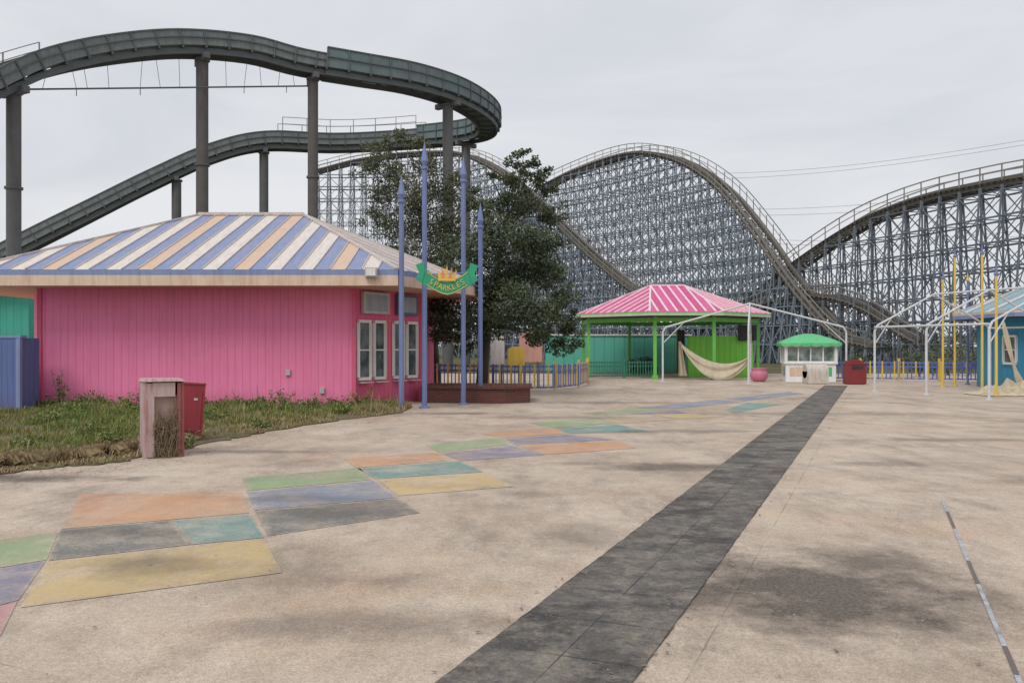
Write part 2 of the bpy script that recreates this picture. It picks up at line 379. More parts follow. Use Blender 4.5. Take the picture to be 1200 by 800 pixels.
for u in (.35,.98,1.77,2.37):
    g=MB(); g.box(a+e*u+out*.1+V(0,0,.62),(.42,.2,.03),math.atan2(e.y,e.x)); g.build('counter_shelf',B,mBoard)
for c in ((-5.9,22.47,.9),(-5.0,22.47,.42)):
    g=MB(); g.box(c,(.12,.06,.15)); g.build('utility_box',B,mBoard)
g=MB(); g.box((-3.5,21.25,3.42),(.3,.2,.24)); g.box((-3.5,21.12,3.42),(.24,.03,.18),mi=1); g.cyl((-3.5,21.3,3.45),(-3.5,21.5,3.3),.03); g.build('floodlight',B,[mBoard,mWhite])

mBlueF=siding('blue_boards',(.12,.17,.38),.14,(.06,.07,.12),.4)
T=thing2('board_enclosure','weathered blue board enclosure beside the pink building','fence',(-13.3,21.5,0))
g=MB(); g.box((-13.5,21.3,.9),(2.9,.9,1.78)); g.build('board_panel',T,mBlueF)
g=MB(); g.box((-13.5,20.98,1.82),(3.0,.3,.06)); g.build('cap_rail',T,mBlueTrim)
g=MB(); g.box((-12.03,20.82,.89),(.1,.1,1.78)); g.build('post',T,mBlueTrim)
mTeal=siding('teal_wall',(.05,.36,.27),.3,(.03,.18,.15),.3)
T=thing2('teal_building','teal green building with pale cornice behind the pink building','building',(-19,36,0))
g=MB(); g.box((-24,38,1.9),(9.5,8,3.8)); g.build('wall',T,mTeal)
g=MB(); g.box((-24,37.8,3.95),(10,8.8,.28)); g.build('cornice',T,mWhite)
mDG=paint('dark_green_trim',(.02,.12,.06))
for x in (-20.6,-22.4):
    g=MB(); g.box((x,33.96,1.9),(.25,.12,3.78)); g.build('pilaster',T,mDG)

# ---------------- spire poles
mPole=paint('periwinkle_pole',(.17,.22,.44),(.08,.08,.1),.45,.5,3)
for px,yt,yb in ((470.5,203,480),(497.5,165,478),(543,182,474),(563,237,471)):
    q=G(px,yb); ht=(405-yt)/F*q.y+EYE
    T=thing2('spire_pole','tall periwinkle blue pole with spear pointed finial','pole',q,group='blue spire poles')
    g=MB(); g.lathe(q,[(.15,0),(.15,.04),(.07,.06),(.065,ht-.75)],8); g.build('shaft',T,mPole)
    g=MB(); z=ht-.75; g.lathe(q,[(.065,z),(.1,z+.02),(.1,z+.08),(.05,z+.1),(.1,z+.22),(.0,z+.75)],8); g.build('finial',T,mPole)
# ---------------- sign
mSG=paint('sign_green',(.03,.36,.19),(.02,.14,.08),.35,.5,3); mSY=paint('sign_yellow',(.78,.5,.1),(.45,.2,.05),.3,.5); mSO=paint('sign_orange',(.75,.3,.08))
sc=P(524,328,21.2); ux=V(.985,.17,0)
def S(x,z,dy=0): return sc+ux*x+V(0,dy,z)
T=thing2('ribbon_sign','curved green ribbon sign with gold crown between blue poles','sign',sc)
def arcz(x): return -.2+.32*(abs(x)/.6)**1.6
def hh_(x): return .17+ .07*max(0,(abs(x)-.35)/.25)
N=28
g=MB()
for i in range(N):
    x0=-.62+1.24*i/N; x1=x0+1.24/N
    for dy in (-.03,.03):
        q=[S(x0,arcz(x0)-hh_(x0),dy),S(x1,arcz(x1)-hh_(x1),dy),S(x1,arcz(x1)+hh_(x1),dy),S(x0,arcz(x0)+hh_(x0),dy)]; g.quad(*(q if dy<0 else q[::-1]))
    g.quad(S(x0,arcz(x0)+hh_(x0),-.03),S(x1,arcz(x1)+hh_(x1),-.03),S(x1,arcz(x1)+hh_(x1),.03),S(x0,arcz(x0)+hh_(x0),.03))
for sg in (-1,1):
    ze=arcz(.62); p=[S(sg*.62,ze-.22,-.05),S(sg*.78,ze-.14,-.05),S(sg*.69,ze+.04,-.05),S(sg*.78,ze+.22,-.05),S(sg*.58,ze+.3,-.05),S(sg*.55,ze+.05,-.05)]
    g.quad(*(p if sg>0 else p[::-1])); g.quad(*[q+V(0,.03,0) for q in (p[::-1] if sg>0 else p)])
g.build('banner_panel',T,mSG)
g=MB()
for k,(x,h) in enumerate(((-.2,.24),(-.1,.32),(0,.38),(.1,.32),(.2,.24))):
    g.quad(S(x*.8-.045,-.02,-.075-.002*k),S(x*.8+.045,-.02,-.075-.002*k),S(x*.95+.04,.14,-.075-.002*k),S(x*1.25,h,-.075-.002*k),S(x*.95-.04,.14,-.075-.002*k),mi=k%2)
g.quad(S(-.22,-.03,-.09),S(.22,-.03,-.09),S(.21,.03,-.09),S(-.21,.03,-.09)); g.build('crown_ornament',T,[mSY,mSO])
for nm,dz in (('upper_border',.14),('lower_border',-.165)):
    g=MB()
    for i in range(N):
        x0=-.5+1.0*i/N; x1=x0+1.0/N
        g.quad(S(x0,arcz(x0)+dz,-.04),S(x1,arcz(x1)+dz,-.04),S(x1,arcz(x1)+dz+.02,-.04),S(x0,arcz(x0)+dz+.02,-.04))
    g.build(nm,T,mSY)
txt='SPARKLES'; L=MB()
for i,ch in enumerate(txt):
    cu=bpy.data.curves.new('t','FONT'); cu.body=ch; cu.size=.19; cu.align_x='CENTER'; cu.extrude=.006
    ob=bpy.data.objects.new('t',cu); scene.collection.objects.link(ob)
    bpy.context.view_layer.update()
    me=ob.evaluated_get(bpy.context.evaluated_depsgraph_get()).to_mesh()
    x=-.38+.76*i/(len(txt)-1); sl=math.atan2(arcz(x+.02)-arcz(x-.02),.04)
    cs,sn=math.cos(sl),math.sin(sl); i0=len(L.v)
    for v in me.vertices:
        X=v.co.x; Z=v.co.y-.07
        L.v.append(tuple(S(x+X*cs-Z*sn,arcz(x)+X*sn+Z*cs,-.045-v.co.z)))
    for p in me.polygons: L.f.append(tuple(i0+k for k in p.vertices)); L.m.append(0)
    bpy.data.objects.remove(ob); bpy.data.curves.remove(cu)
L.build('lettering',T,mSY)
g=MB(); g.tube([P(497.5,322,21.9),P(543,320,22.9)],.02); g.build('mounting_bar',T,mPole)

# ---------------- brick planter
mBr,nt,b=newmat('dark_red_brick'); br=nt.nodes.new('ShaderNodeTexBrick'); br.inputs['Scale'].default_value=5
br.inputs['Color1'].default_value=(.15,.033,.024,1); br.inputs['Color2'].default_value=(.09,.022,.018,1); br.inputs['Mortar'].default_value=(.13,.1,.09,1)
br.inputs['Mortar Size'].default_value=.03
nt.links.new(scaled(nt,(1,1,1),rot=(math.radians(90),0,0)),br.inputs['Vector']); nt.links.new(br.outputs[0],b.inputs['Base Color']); b.inputs['Roughness'].default_value=.85
T=thing2('brick_planter','low dark red brick planter wall under the tree','planter',(-1,24,0))
g=MB(); pl=[(-2.5,24.0),(-.2,23.6),(.5,24.0),(.55,25.6),(-2.4,25.8)]
g.prism(pl,0,.4); g.build('brick_wall',T,mBr)
g=MB(); cx=-.8;cy=24.7; g.prism([(cx+(x-cx)*1.04,cy+(y-cy)*1.06) for x,y in pl],.4,.47); g.build('coping',T,mBr)

# ---------------- trees
def leafmat(name,a,b_):
    m,nt,b=newmat(name); gi=nt.nodes.new('ShaderNodeNewGeometry')
    c=mix(nt,gi.outputs['Random Per Island'],a,b_); nt.links.new(c,b.inputs['Base Color']); b.inputs['Roughness'].default_value=.7
    return m
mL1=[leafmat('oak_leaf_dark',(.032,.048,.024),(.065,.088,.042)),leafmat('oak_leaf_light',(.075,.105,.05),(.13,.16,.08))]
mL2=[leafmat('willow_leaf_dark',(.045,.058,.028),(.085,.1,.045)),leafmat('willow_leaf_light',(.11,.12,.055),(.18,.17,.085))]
mBark=paint('bark',(.07,.06,.05),(.03,.025,.02),.6,.9,8)
def rnd():
    while True:
        v=V(U(-1,1),U(-1,1),U(-1,1))
        if v.length<1 and v.length>.05: return v
def leaves(g,c,rx,rz,n,ls,light=.3,per=60,sp=.42):
    subs=[c+V(q.x*rx,q.y*rx,q.z*rz) for q in (rnd().normalized()*U(.2,1.12) for _ in range(max(8,n//per)))]
    for _ in range(n):
        s_=random.choice(subs); q=rnd(); p=s_+V(q.x,q.y,q.z*.75)*rx*sp
        d=rnd().normalized(); e=d.cross(rnd()).normalized(); l=ls*U(.6,1.3); w_=l*.5
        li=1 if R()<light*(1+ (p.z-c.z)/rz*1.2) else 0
        i=len(g.v); g.v+=[tuple(p-d*l/2),tuple(p+e*w_/2),tuple(p+d*l/2),tuple(p-e*w_/2)]; g.f.append((i,i+1,i+2,i+3)); g.m.append(li)
def tree(name,label,base,clumps,D,mats,dens,ls,light,r0,sp):
    T=thing2(name,label,'tree',base)
    tk=MB(); cs=[]
    for px,py,r in clumps:
        d=D+U(-1.2,1.2); cs.append((P(px,py,d),r/F*d))
    base=Vector(base); top=max(c.z for c,_ in cs)
    fork=base+V(U(-.2,.2),0,max(1.2,top*.28)); tk.cyl(base,base+V(0,0,.3),r0*1.4,r0,10); tk.cyl(base+V(0,0,.3),fork,r0,r0*.8,10)
    mx=sum(c.x for c,_ in cs)/len(cs)
    mid=V((fork.x+mx)/2,fork.y,(fork.z+top)*.45)
    hi=V(mx,base.y,top*.8); tk.cyl(fork,mid,r0*.75,r0*.5,8); tk.cyl(mid,hi,r0*.5,r0*.15,8)
    for c,r in cs:
        s0=min([fork,mid,(mid+hi)/2,fork.lerp(mid,.5)],key=lambda q:(q-c).length+max(0,q.z-c.z)*2)
        m_=s0.lerp(c,.5)+V(U(-.2,.2),U(.0,.5),.15); tk.cyl(s0,m_,r0*.22,r0*.12,6); tk.cyl(m_,c,r0*.12,r0*.04,6)
    tk.build('trunk',T,mBark,smooth=True)
    g=MB()
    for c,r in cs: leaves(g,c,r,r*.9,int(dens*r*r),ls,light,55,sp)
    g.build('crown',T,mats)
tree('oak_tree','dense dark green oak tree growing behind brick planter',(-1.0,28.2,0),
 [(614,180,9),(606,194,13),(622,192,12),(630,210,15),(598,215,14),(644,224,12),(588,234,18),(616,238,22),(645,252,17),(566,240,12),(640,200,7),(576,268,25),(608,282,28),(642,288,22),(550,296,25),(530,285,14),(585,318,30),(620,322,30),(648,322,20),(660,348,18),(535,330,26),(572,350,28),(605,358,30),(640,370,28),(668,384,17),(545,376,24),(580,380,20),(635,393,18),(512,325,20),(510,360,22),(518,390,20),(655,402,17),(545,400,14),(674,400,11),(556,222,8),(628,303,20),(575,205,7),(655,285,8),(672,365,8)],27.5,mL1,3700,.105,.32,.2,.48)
tree('willow_tree','thin olive green tree behind the blue poles',(-2.9,33,0),
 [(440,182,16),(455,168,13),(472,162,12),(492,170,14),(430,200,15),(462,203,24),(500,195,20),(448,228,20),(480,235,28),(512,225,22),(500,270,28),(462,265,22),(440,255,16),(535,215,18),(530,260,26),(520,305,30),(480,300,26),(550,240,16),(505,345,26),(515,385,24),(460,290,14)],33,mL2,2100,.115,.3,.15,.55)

# ---------------- lower fence
mFB=paint('fence_blue',(.13,.18,.5),(.05,.05,.12),.3,.5); mFY=paint('fence_yellow',(.75,.53,.1),(.3,.15,.06),.3,.5); mFG=paint('fence_green',(.03,.2,.13))
def fence(pts,label,h=1.0,mr=None,mp=None,ma=None,pitch=.14,post=2.0,group=None):
    T=thing2('picket_fence',label,'fence',pts[0],group=group)
    pk=MB(); rl=MB(); k=0
    for a,b_ in zip(pts[:-1],pts[1:]):
        a=Vector(a);b_=Vector(b_); L=(b_-a).length; e=(b_-a)/L
        for z in (.12,h-.12,h-.3): rl.beam(a+V(0,0,z),b_+V(0,0,z),.04,.06)
        u=0
        while u<L: 
            q=a+e*u; yl=k%3==0; pk.beam(q+V(0,-.035,.1),q+V(0,-.035,h-.05),.04 if not yl else .06,.03,mi=1 if yl else 0) 
            u+=pitch; k+=1
        n=max(1,round(L/post))
        for j in range(n):
            ps=MB(); ps.beam(a+e*L*j/n,a+e*L*j/n+V(0,0,h+.08),.09,.09); ps.build('post',T,mFY if ma is None else mr)
    rl.build('rail',T,mr or mFB); pk.build('picket_panel',T,[mp or mFB,ma or mFY])
fence([G(500,454),G(560,456),G(610,458),G(650,457.5),G(678,454),G(688,450),G(689,445)],'blue and yellow picket fence curving round the tree bed',.98,pitch=.17,group='blue and yellow fences')
fence([V(14.4,39.6,0),V(17.5,38.6,0),V(20.6,37.5,0),V(24,36.5,0)],'blue and yellow picket fence below the wooden roller coaster',.95,pitch=.17,group='blue and yellow fences')
fence([V(3.7,41.5,0),V(7.3,42.2,0)],'green metal picket fence beside the pink roofed pavilion',.9,mFG,mFG,mFG)

# ---------------- pavilion
mGP=paint('lime_green_post',(.16,.5,.09),(.05,.12,.04),.3,.5); mRoofP=stripe_roof('magenta_metal_roof',[(.56,.04,.2),(.64,.08,.27)],.45,(.72,.3,.42),.4)
mSeamP=paint('pale_pink_seam',(.85,.65,.7)); mFasG=paint('pale_green_fascia',(.5,.56,.43),(.2,.2,.15),.4)
B=thing2('pavilion','open pavilion with magenta striped roof and lime green posts','pavilion',(8.25,45,0))
PX=8.2
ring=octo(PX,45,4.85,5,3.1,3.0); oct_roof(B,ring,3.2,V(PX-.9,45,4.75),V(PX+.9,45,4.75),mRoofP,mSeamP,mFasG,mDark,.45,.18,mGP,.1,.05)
pr=octo(PX,45,4.3,4.4,2.9,2.8)
for p in pr:
    g=MB(); g.box((p.x,p.y,1.6),(.15,.15,2.8)); g.box((p.x,p.y,.1),(.26,.26,.2)); g.build('post',B,mGP)
g=MB()
for i in range(8):
    a,b_=pr[i],pr[(i+1)%8]; g.beam(a+V(0,0,2.85),b_+V(0,0,2.85),.1,.2)
g.build('perimeter_beam',B,mGP)
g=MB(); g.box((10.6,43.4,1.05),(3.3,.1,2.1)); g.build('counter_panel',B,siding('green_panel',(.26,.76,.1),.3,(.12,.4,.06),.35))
g=MB(); g.box((8.7,44.0,1.3),(.35,.3,2.2)); g.build('dark_block',B,mDark)  # plain dark upright box standing inside the pavilion
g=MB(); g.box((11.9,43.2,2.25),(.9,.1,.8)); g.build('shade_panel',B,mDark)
mTarp=paint('beige_tarp',(.55,.48,.35),(.3,.24,.16),.45,.8)
T=thing2('fallen_canopy','torn beige canopy fabric sagging from green pavilion posts','canopy',(9.3,40.2,0))
g=MB(); nU,nV=40,14; a=P(797,400,40.2); b_=P(878,418,39.8)
def tp(i,j):
    u=i/nU; v=j/nV; p=a.lerp(b_,u); sag=(4*u*(1-u))**.9
    z=p.z-sag*(.62+.8*v)-.12*v*(1-sag)
    fold=.05*math.sin(v*11+u*4)+.02*math.sin(u*22+v*3)
    return V(p.x+.04*math.sin(v*9+u*5),p.y-.35*v*sag+fold,max(.03+.02*math.sin(u*20),z))
for i in range(nU):
    for j in range(nV): g.quad(tp(i,j),tp(i+1,j),tp(i+1,j+1),tp(i,j+1))
g.build('fabric',T,mTarp,smooth=True)
g=MB()
for i in range(16):
    u=i/16; w0=.12+.32*u; w1=.12+.32*(u+1/16); z0=a.z-u*1.62; z1=a.z-(u+1/16)*1.62
    for j in range(6):
        f0=lambda w_,k: V(a.x-.1+w_*k/6,a.y-.05-.08*math.sin(k*2.4+w_*5),0)
        g.quad(f0(w0,j)+V(0,0,z0),f0(w0,j+1)+V(0,0,z0),f0(w1,j+1)+V(0,0,z1),f0(w1,j)+V(0,0,z1))
g.build('hanging_fold',T,mTarp,smooth=True)

T=thing2('teal_wall','low teal green boundary wall behind the pavilion','wall',(6,51,0))
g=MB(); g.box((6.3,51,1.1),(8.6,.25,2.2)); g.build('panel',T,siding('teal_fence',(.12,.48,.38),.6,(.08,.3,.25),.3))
g=MB(); g.box((6.3,51,2.24),(8.8,.4,.08)); g.build('coping',T,mWhite)
for px,py,wd_,hh,mm,nm,lb in ((583,409,.5,1.1,mWhite,'sign_board','pale upright sign board behind the fence'),(605,417,.6,.7,mFY,'ride_sign','mustard yellow arched sign board behind the fence'),(622,406,.9,1.2,paint('salmon_board',(.6,.32,.26)),'sign_board','salmon pink sign board beside the teal wall')):
    d=31 if px!=622 else 33.5; q=P(px,py,d); T=thing2(nm,lb,'sign',(q.x,d,0))
    g=MB(); n=10; top=q.z+hh/2; bot=max(.6,q.z-hh/2)
    poly2=[(q.x-wd_/2,bot),(q.x+wd_/2,bot)]+[(q.x+wd_/2*math.cos(math.pi*k/n),top-.15+.15*math.sin(math.pi*k/n)) for k in range(n+1)]
    g.quad(*[V(x,d-.03,z) for x,z in poly2]); g.quad(*[V(x,d+.03,z) for x,z in reversed(poly2)]); g.build('panel',T,mm)
    for sg in (-1,1):
        g=MB(); g.beam((q.x+sg*wd_*.3,d+.07,0),(q.x+sg*wd_*.3,d+.07,bot+.3),.06); g.build('leg',T,mSt2)

# ---------------- kiosk (boxy)
mGR=paint('bright_green_roof',(.09,.5,.2),(.4,.55,.43),.5); mKW=paint('kiosk_white',(.88,.88,.86),(.4,.32,.26),.3)
mKG,nt,b=newmat('kiosk_glass'); c=mix(nt,ramp(nt,noise(nt,2.5,4),.4,.6),(.1,.14,.12),(.3,.36,.33)); nt.links.new(c,b.inputs['Base Color']); b.inputs['Roughness'].default_value=.15
kc=V(13.45,38.8,0); B=thing2('ticket_kiosk','small white booth with low green scalloped roof and big windows','kiosk',kc)
n=4
def oc(r,z,o=.36): return [V(kc.x+r*math.cos(2*math.pi*(k+o)/n),kc.y+r*math.sin(2*math.pi*(k+o)/n),z) for k in range(n)]
lo=oc(1.5,0)
g=MB(); g.prism([(p.x,p.y) for p in lo],0,.8); g.prism([(p.x,p.y) for p in lo],1.55,1.7); g.build('wall',B,mKW)
g=MB(); g.prism([(p.x,p.y) for p in oc(1.6,0)],.8,.86); g.build('counter',B,mKW)
g=MB(); g.prism([(p.x,p.y) for p in oc(1.42,0)],.86,1.55); wn=g.build('window',B,mKG)
g=MB(); rg=oc(1.48,0)
for i in range(n):
    a,b2=rg[i],rg[(i+1)%n]
    g.beam(a+V(0,0,.86),a+V(0,0,1.55),.12)
    for q in (.25,.5,.75): m_=a.lerp(b2,q); g.beam(m_+V(0,0,.86),m_+V(0,0,1.55),.05)
    g.beam(a+V(0,0,.89),b2+V(0,0,.89),.05)
g.build('frame',wn,mKW)
g=MB(); ro=oc(1.8,0)
lv=[[p+V(0,0,1.72) for p in oc(1.8,0)],[p+V(0,0,1.86) for p in oc(1.45,0)],[p+V(0,0,2.06) for p in oc(.75,0)],[p+V(0,0,2.14) for p in oc(.3,0)]]
for j in range(3):
    for k in range(4): g.quad(lv[j][k],lv[j][(k+1)%4],lv[j+1][(k+1)%4],lv[j+1][k])
g.quad(*lv[3]); g.quad(*[p+V(0,0,1.705) for p in reversed(ro)])
rf=g.build('roof',B,mGR)
g=MB()
for i in range(n):
    for j in range(6):
        a=ro[i].lerp(ro[(i+1)%n],j/6); b_=ro[i].lerp(ro[(i+1)%n],(j+1)/6); m_=(a+b_)/2
        g.quad(a+V(0,0,1.72),a+V(0,0,1.62),a.lerp(b_,.25)+V(0,0,1.57),m_+V(0,0,1.55),a.lerp(b_,.75)+V(0,0,1.57),b_+V(0,0,1.62),b_+V(0,0,1.72))
g.build('scalloped_trim',rf,mGR)
for k,q0,q1,mm in ((1,.1,.45,mPeach),(1,.55,.9,mBoardG),(2,.08,.34,mPeach),(2,.38,.64,mBoard),(2,.68,.92,mGR)):
    a=lo[k].lerp(lo[(k+1)%4],q0); b2=lo[k].lerp(lo[(k+1)%4],q1); nn=((lo[k]+lo[(k+1)%4])/2-kc).normalized()*.01
    g=MB(); g.quad(a+nn+V(0,0,.25),b2+nn+V(0,0,.25),b2+nn+V(0,0,.65),a+nn+V(0,0,.65)); g.build('faded_panel',B,mm)

# ---------------- bins etc
mRed=paint('dark_red_paint',(.25,.03,.035),(.1,.03,.02),.5,.5); mRust=paint('rusty_white',(.6,.56,.5),(.25,.09,.04),.7,.6,5)
loc=V(14.25,35.5,0); T=thing2('litter_bin','dark red litter bin on the concrete beside the fence','litter bin',loc)
g=MB(); g.box(loc+V(0,0,.43),(.75,.6,.8)); g.box(loc+V(0,0,.02),(.68,.54,.04)); g.build('body',T,mRed)
g=MB(); g.box(loc+V(0,0,.86),(.81,.65,.06)); g.box(loc+V(0,0,.93),(.6,.48,.08)); g.box(loc+V(0,0,.99),(.38,.3,.04)); g.build('lid',T,mRed)
g=MB(); g.box(loc+V(0,-.308,.7),(.45,.012,.14)); g.build('opening',T,mDark)
T=thing2('storage_tub','dented rusty white tub with rounded lid beside the kiosk','tub',(12.8,36,0))
g=MB(); g.box((12.8,36,.27),(.9,.6,.5)); g.build('body',T,mRust)
g=MB(); g.cyl((12.35,36,.52),(13.25,36,.52),.3,n=16); g.build('lid',T,mRust)
mPot=paint('pink_pot',(.6,.2,.3),(.3,.05,.1),.3)
T=thing2('flower_pot','round pink planter pot standing beside the pavilion','planter',(11.0,38,0))
g=MB(); g.lathe((11.0,38,0),[(.0,0),(.22,0),(.34,.12),(.4,.3),(.36,.45),(.3,.5),(.34,.56),(.36,.6),(.3,.6),(.26,.5),(0,.48)],20); g.build('pot',T,mPot,smooth=True)

# ---------------- pipe frames
mPipe=paint('galvanised_pipe',(.62,.64,.66),(.3,.26,.22),.3,.4,3)
def leg_raft(q,c,hl=2.2):
    e1=q+V(0,0,hl); d=(c-q); d.z=0; d.normalize(); e2=q+V(0,0,hl+.22)+d*.12; sl=(c-e2).normalized(); e3=e2+sl*.25
    return [e1,e2,e3,c]
T=thing2('tent_frame','bare white pipe tent frame standing over the kiosk','tent frame',(10.6,38.5,0),group='bare tent frames')
cor=[V(6.75,38.2,0),V(9.95,35.9,0),V(14.65,37.4,0),V(11.6,41.5,0)]; ap=V(10.7,38.4,3.5)
for q in cor:
    g=MB(); g.cyl(q,q+V(0,0,2.2),.045); g.cyl(q,q+V(0,0,.03),.13); g.build('leg',T,mPipe)
g=MB()
for i,q in enumerate(cor):
    pts=leg_raft(q,ap); g.tube(pts,.04); k=pts[1].lerp(ap,.22); g.tube([q+V(0,0,1.7),k],.022)
g.build('rafter',T,mPipe)
T=thing2('tent_frame','bare white pipe tent frame beside the blue building','tent frame',(15,28,0),group='bare tent frames')
Ls=[V(12.75,30,0),V(13.4,27.6,0),V(14.2,25.4,0)]; Rs=[p+V(4.9,1.5,0) for p in Ls]
for q in Ls+Rs:
    g=MB(); g.cyl(q,q+V(0,0,2.1),.04); g.cyl(q,q+V(0,0,.03),.12); g.build('leg',T,mPipe)
g=MB(); rid=[]
for l,r in zip(Ls,Rs):
    c=(l+r)/2+V(0,0,3.45); rid.append(c)
    g.tube(leg_raft(l,c,2.1),.035); g.tube(leg_raft(r,c,2.1),.035); g.tube([l+V(0,0,1.65),leg_raft(l,c,2.1)[1].lerp(c,.25)],.02)
g.tube(rid,.035); g.tube([p+V(0,0,2.25) for p in Ls],.035); g.tube([p+V(0,0,2.25) for p in Rs],.035); g.build('rafter',T,mPipe)

# ---------------- blue building right
mRoofB=stripe_roof('blue_striped_roof',[(.1,.35,.48),(.6,.64,.64),(.08,.3,.44),(.16,.4,.52)],.42,(.3,.38,.4),.35)
mBlueW=siding('turquoise_siding',(.04,.28,.47),.2,(.03,.12,.2),.35)
BX=22.6
B=thing2('blue_building','turquoise building with blue and white striped metal roof','building',(BX,32,0))
ring=octo(BX,32,4.3,3.4,1.8,1.8); g=MB()
for i in range(8):
    a,b_=ring[i],ring[(i+1)%8]; g.quad(a,b_,b_+V(0,0,2.7),a+V(0,0,2.7))
g.build('wall',B,mBlueW)
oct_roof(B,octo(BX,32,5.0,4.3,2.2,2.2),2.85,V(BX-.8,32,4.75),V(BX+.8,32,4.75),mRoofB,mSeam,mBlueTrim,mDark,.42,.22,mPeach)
a,b_=ring[7],ring[0]; e=(b_-a).normalized(); out=V(e.y,-e.x,0)
window(B,a+e*.2,a+e*.85,.95,1.95,out); window(B,a+e*1.1,a+e*1.75,.95,1.95,out)
a,b_=ring[6],ring[7]; e=(b_-a).normalized(); out=V(e.y,-e.x,0)
window(B,b_-e*1.3,b_-e*.5,.95,1.95,out)
for px,yt,d,mm in ((1105,315,33,mFY),(1119,290,34,mFY),(1151,285,30,mFY),(1167.5,308,27,mFY),(1134,318,35,mPole)):
    q=V((px-600)/F*d,d,0); ht=EYE+(405-yt)/F*d
    T=thing2('flag_mast','slim weathered mast with pointed tip beside the blue building','mast',q,group='slim masts')
    g=MB(); g.lathe(q,[(.1,0),(.1,.05),(.045,.06),(.04,ht-.4)],8); g.build('shaft',T,mm)
    g=MB(); g.lathe(q,[(.04,ht-.4),(.075,ht-.38),(.075,ht-.33),(.04,ht-.3),(.0,ht)],8); g.build('finial',T,mPole if mm is mFY else mFY)
T=thing2('fallen_canopy','collapsed beige canopy fabric heaped against the blue building','canopy',(15.8,27.6,0))
g=MB(); NX,NY=26,14
def hp(i,j):
    x=15.0+3.4*i/NX; y=26.9+1.6*j/NY; u=i/NX*2-1; v=j/NY*2-1
    h=max(0,(1-u*u)*(1-v*v))*.26*(1+.7*math.sin(i*1.3+j)+.5*math.sin(j*2.1+i*.4)+.4*math.sin(i*2.9))
    return V(x+.08*math.sin(j*2),y+.1*math.sin(i*1.7),.02+abs(h))
for i in range(NX):
    for j in range(NY): g.quad(hp(i,j),hp(i+1,j),hp(i+1,j+1),hp(i,j+1))
g.build('fabric',T,mTarp,smooth=True)
for (x0,z0,x1,z1) in ((16.3,2.4,16.9,.2),(17.6,2.5,17.4,.5)):
    g=MB()
    for i in range(10):
        u=i/10; v=u+.1
        def q(u,k): return V(x0+(x1-x0)*u+k*(.1+.15*u),28.4+.06*math.sin(u*9+k*3),z0+(z1-z0)*u-.3*math.sin(math.pi*u))
        g.quad(q(u,0),q(u,1),q(v,1),q(v,0))
    g.build('hanging_strip',T,mTarp,smooth=True)

# ---------------- near bins
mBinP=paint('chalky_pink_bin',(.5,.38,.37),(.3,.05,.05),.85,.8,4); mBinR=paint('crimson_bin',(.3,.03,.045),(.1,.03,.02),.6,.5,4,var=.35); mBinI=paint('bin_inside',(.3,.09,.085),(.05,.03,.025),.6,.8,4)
mBinF=paint('bin_rusty_face',(.36,.25,.22),(.12,.06,.04),.95,.85,5,var=.35)
mVine=paint('dead_vine',(.24,.18,.11),(.08,.05,.03),.5,.9,20)
c0=G(183,536); T=thing2('litter_bin','faded pink rust stained litter bin draped in dead brown vines','litter bin',c0)
wd,dp,ht=.5,.44,1.17; rz=math.radians(30); M=Matrix.Rotation(rz,3,'Z')
def LB(x,y,z): return c0+V(0,.2,0)+M@V(x,y,z)
g=MB(); tk=.045
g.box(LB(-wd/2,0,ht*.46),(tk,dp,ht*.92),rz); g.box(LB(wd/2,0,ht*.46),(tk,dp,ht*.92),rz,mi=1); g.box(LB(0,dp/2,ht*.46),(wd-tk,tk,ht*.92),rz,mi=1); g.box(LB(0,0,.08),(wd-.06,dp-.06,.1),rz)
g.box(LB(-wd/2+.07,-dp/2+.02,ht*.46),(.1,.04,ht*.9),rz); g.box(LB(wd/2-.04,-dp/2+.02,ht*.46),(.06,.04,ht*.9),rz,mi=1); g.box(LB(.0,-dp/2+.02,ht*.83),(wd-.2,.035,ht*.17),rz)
g.box(LB(.02,-dp/2+.07,ht*.4),(wd-.14,.02,ht*.72),rz,mi=2); g.build('body',T,[mBinP,mBinI,mBinF])
g=MB()
lo_=[LB(-wd/2-.04,-dp/2-.04,ht*.93),LB(wd/2+.04,-dp/2-.04,ht*.93),LB(wd/2+.04,dp/2+.04,ht*.93),LB(-wd/2-.04,dp/2+.04,ht*.93)]
hi_=[LB(-wd/2-.02,-dp/2-.02,ht*.965),LB(wd/2-.0,-dp/2-.02,ht*.96),LB(wd/2-.0,dp/2+.02,ht*.96),LB(-wd/2-.02,dp/2+.02,ht*.965)]
g.quad(*hi_); g.quad(*lo_[::-1])
for k in range(4): g.quad(lo_[k],lo_[(k+1)%4],hi_[(k+1)%4],hi_[k])
g.build('lid',T,mBinP)
g=MB()
for k in range(260):
    x=U(-.13,.2); z=U(.0,ht*.75)*U(.5,1); y=-dp/2+U(-.05,.05); pts=[]
    p=V(x,y,z)
    for q in range(5):
        pts.append(LB(*p)); p=p+V(U(-.06,.06),U(-.03,.03),U(-.14,.03)); p.z=max(0.01,p.z)
        p.x=max(-.15,min(.22,p.x))
    for a,b_ in zip(pts[:-1],pts[1:]): g.beam(a,b_,.006)
o=g.build('dead_vine',T,mVine)
c1=G(215,518); T=thing2('litter_bin','crimson litter bin leaning open beside the faded one','litter bin',c1)
rot=Matrix.Rotation(math.radians(24),3,'Z')@Matrix.Rotation(math.radians(4),3,'Y')
def LR(x,y,z): return c1+V(.0,.1,.0)+rot@V(x,y,z)
g=MB(); g.box(LR(0,0,.54),(.48,.26,.84),rot=rot); g.box(LR(0,-.14,.53),(.38,.02,.68),rot=rot)
g.build('body',T,mBinR)
g=MB(); g.box(LR(0,0,.975),(.5,.29,.025),rot=rot); g.build('lid',T,mBinR)
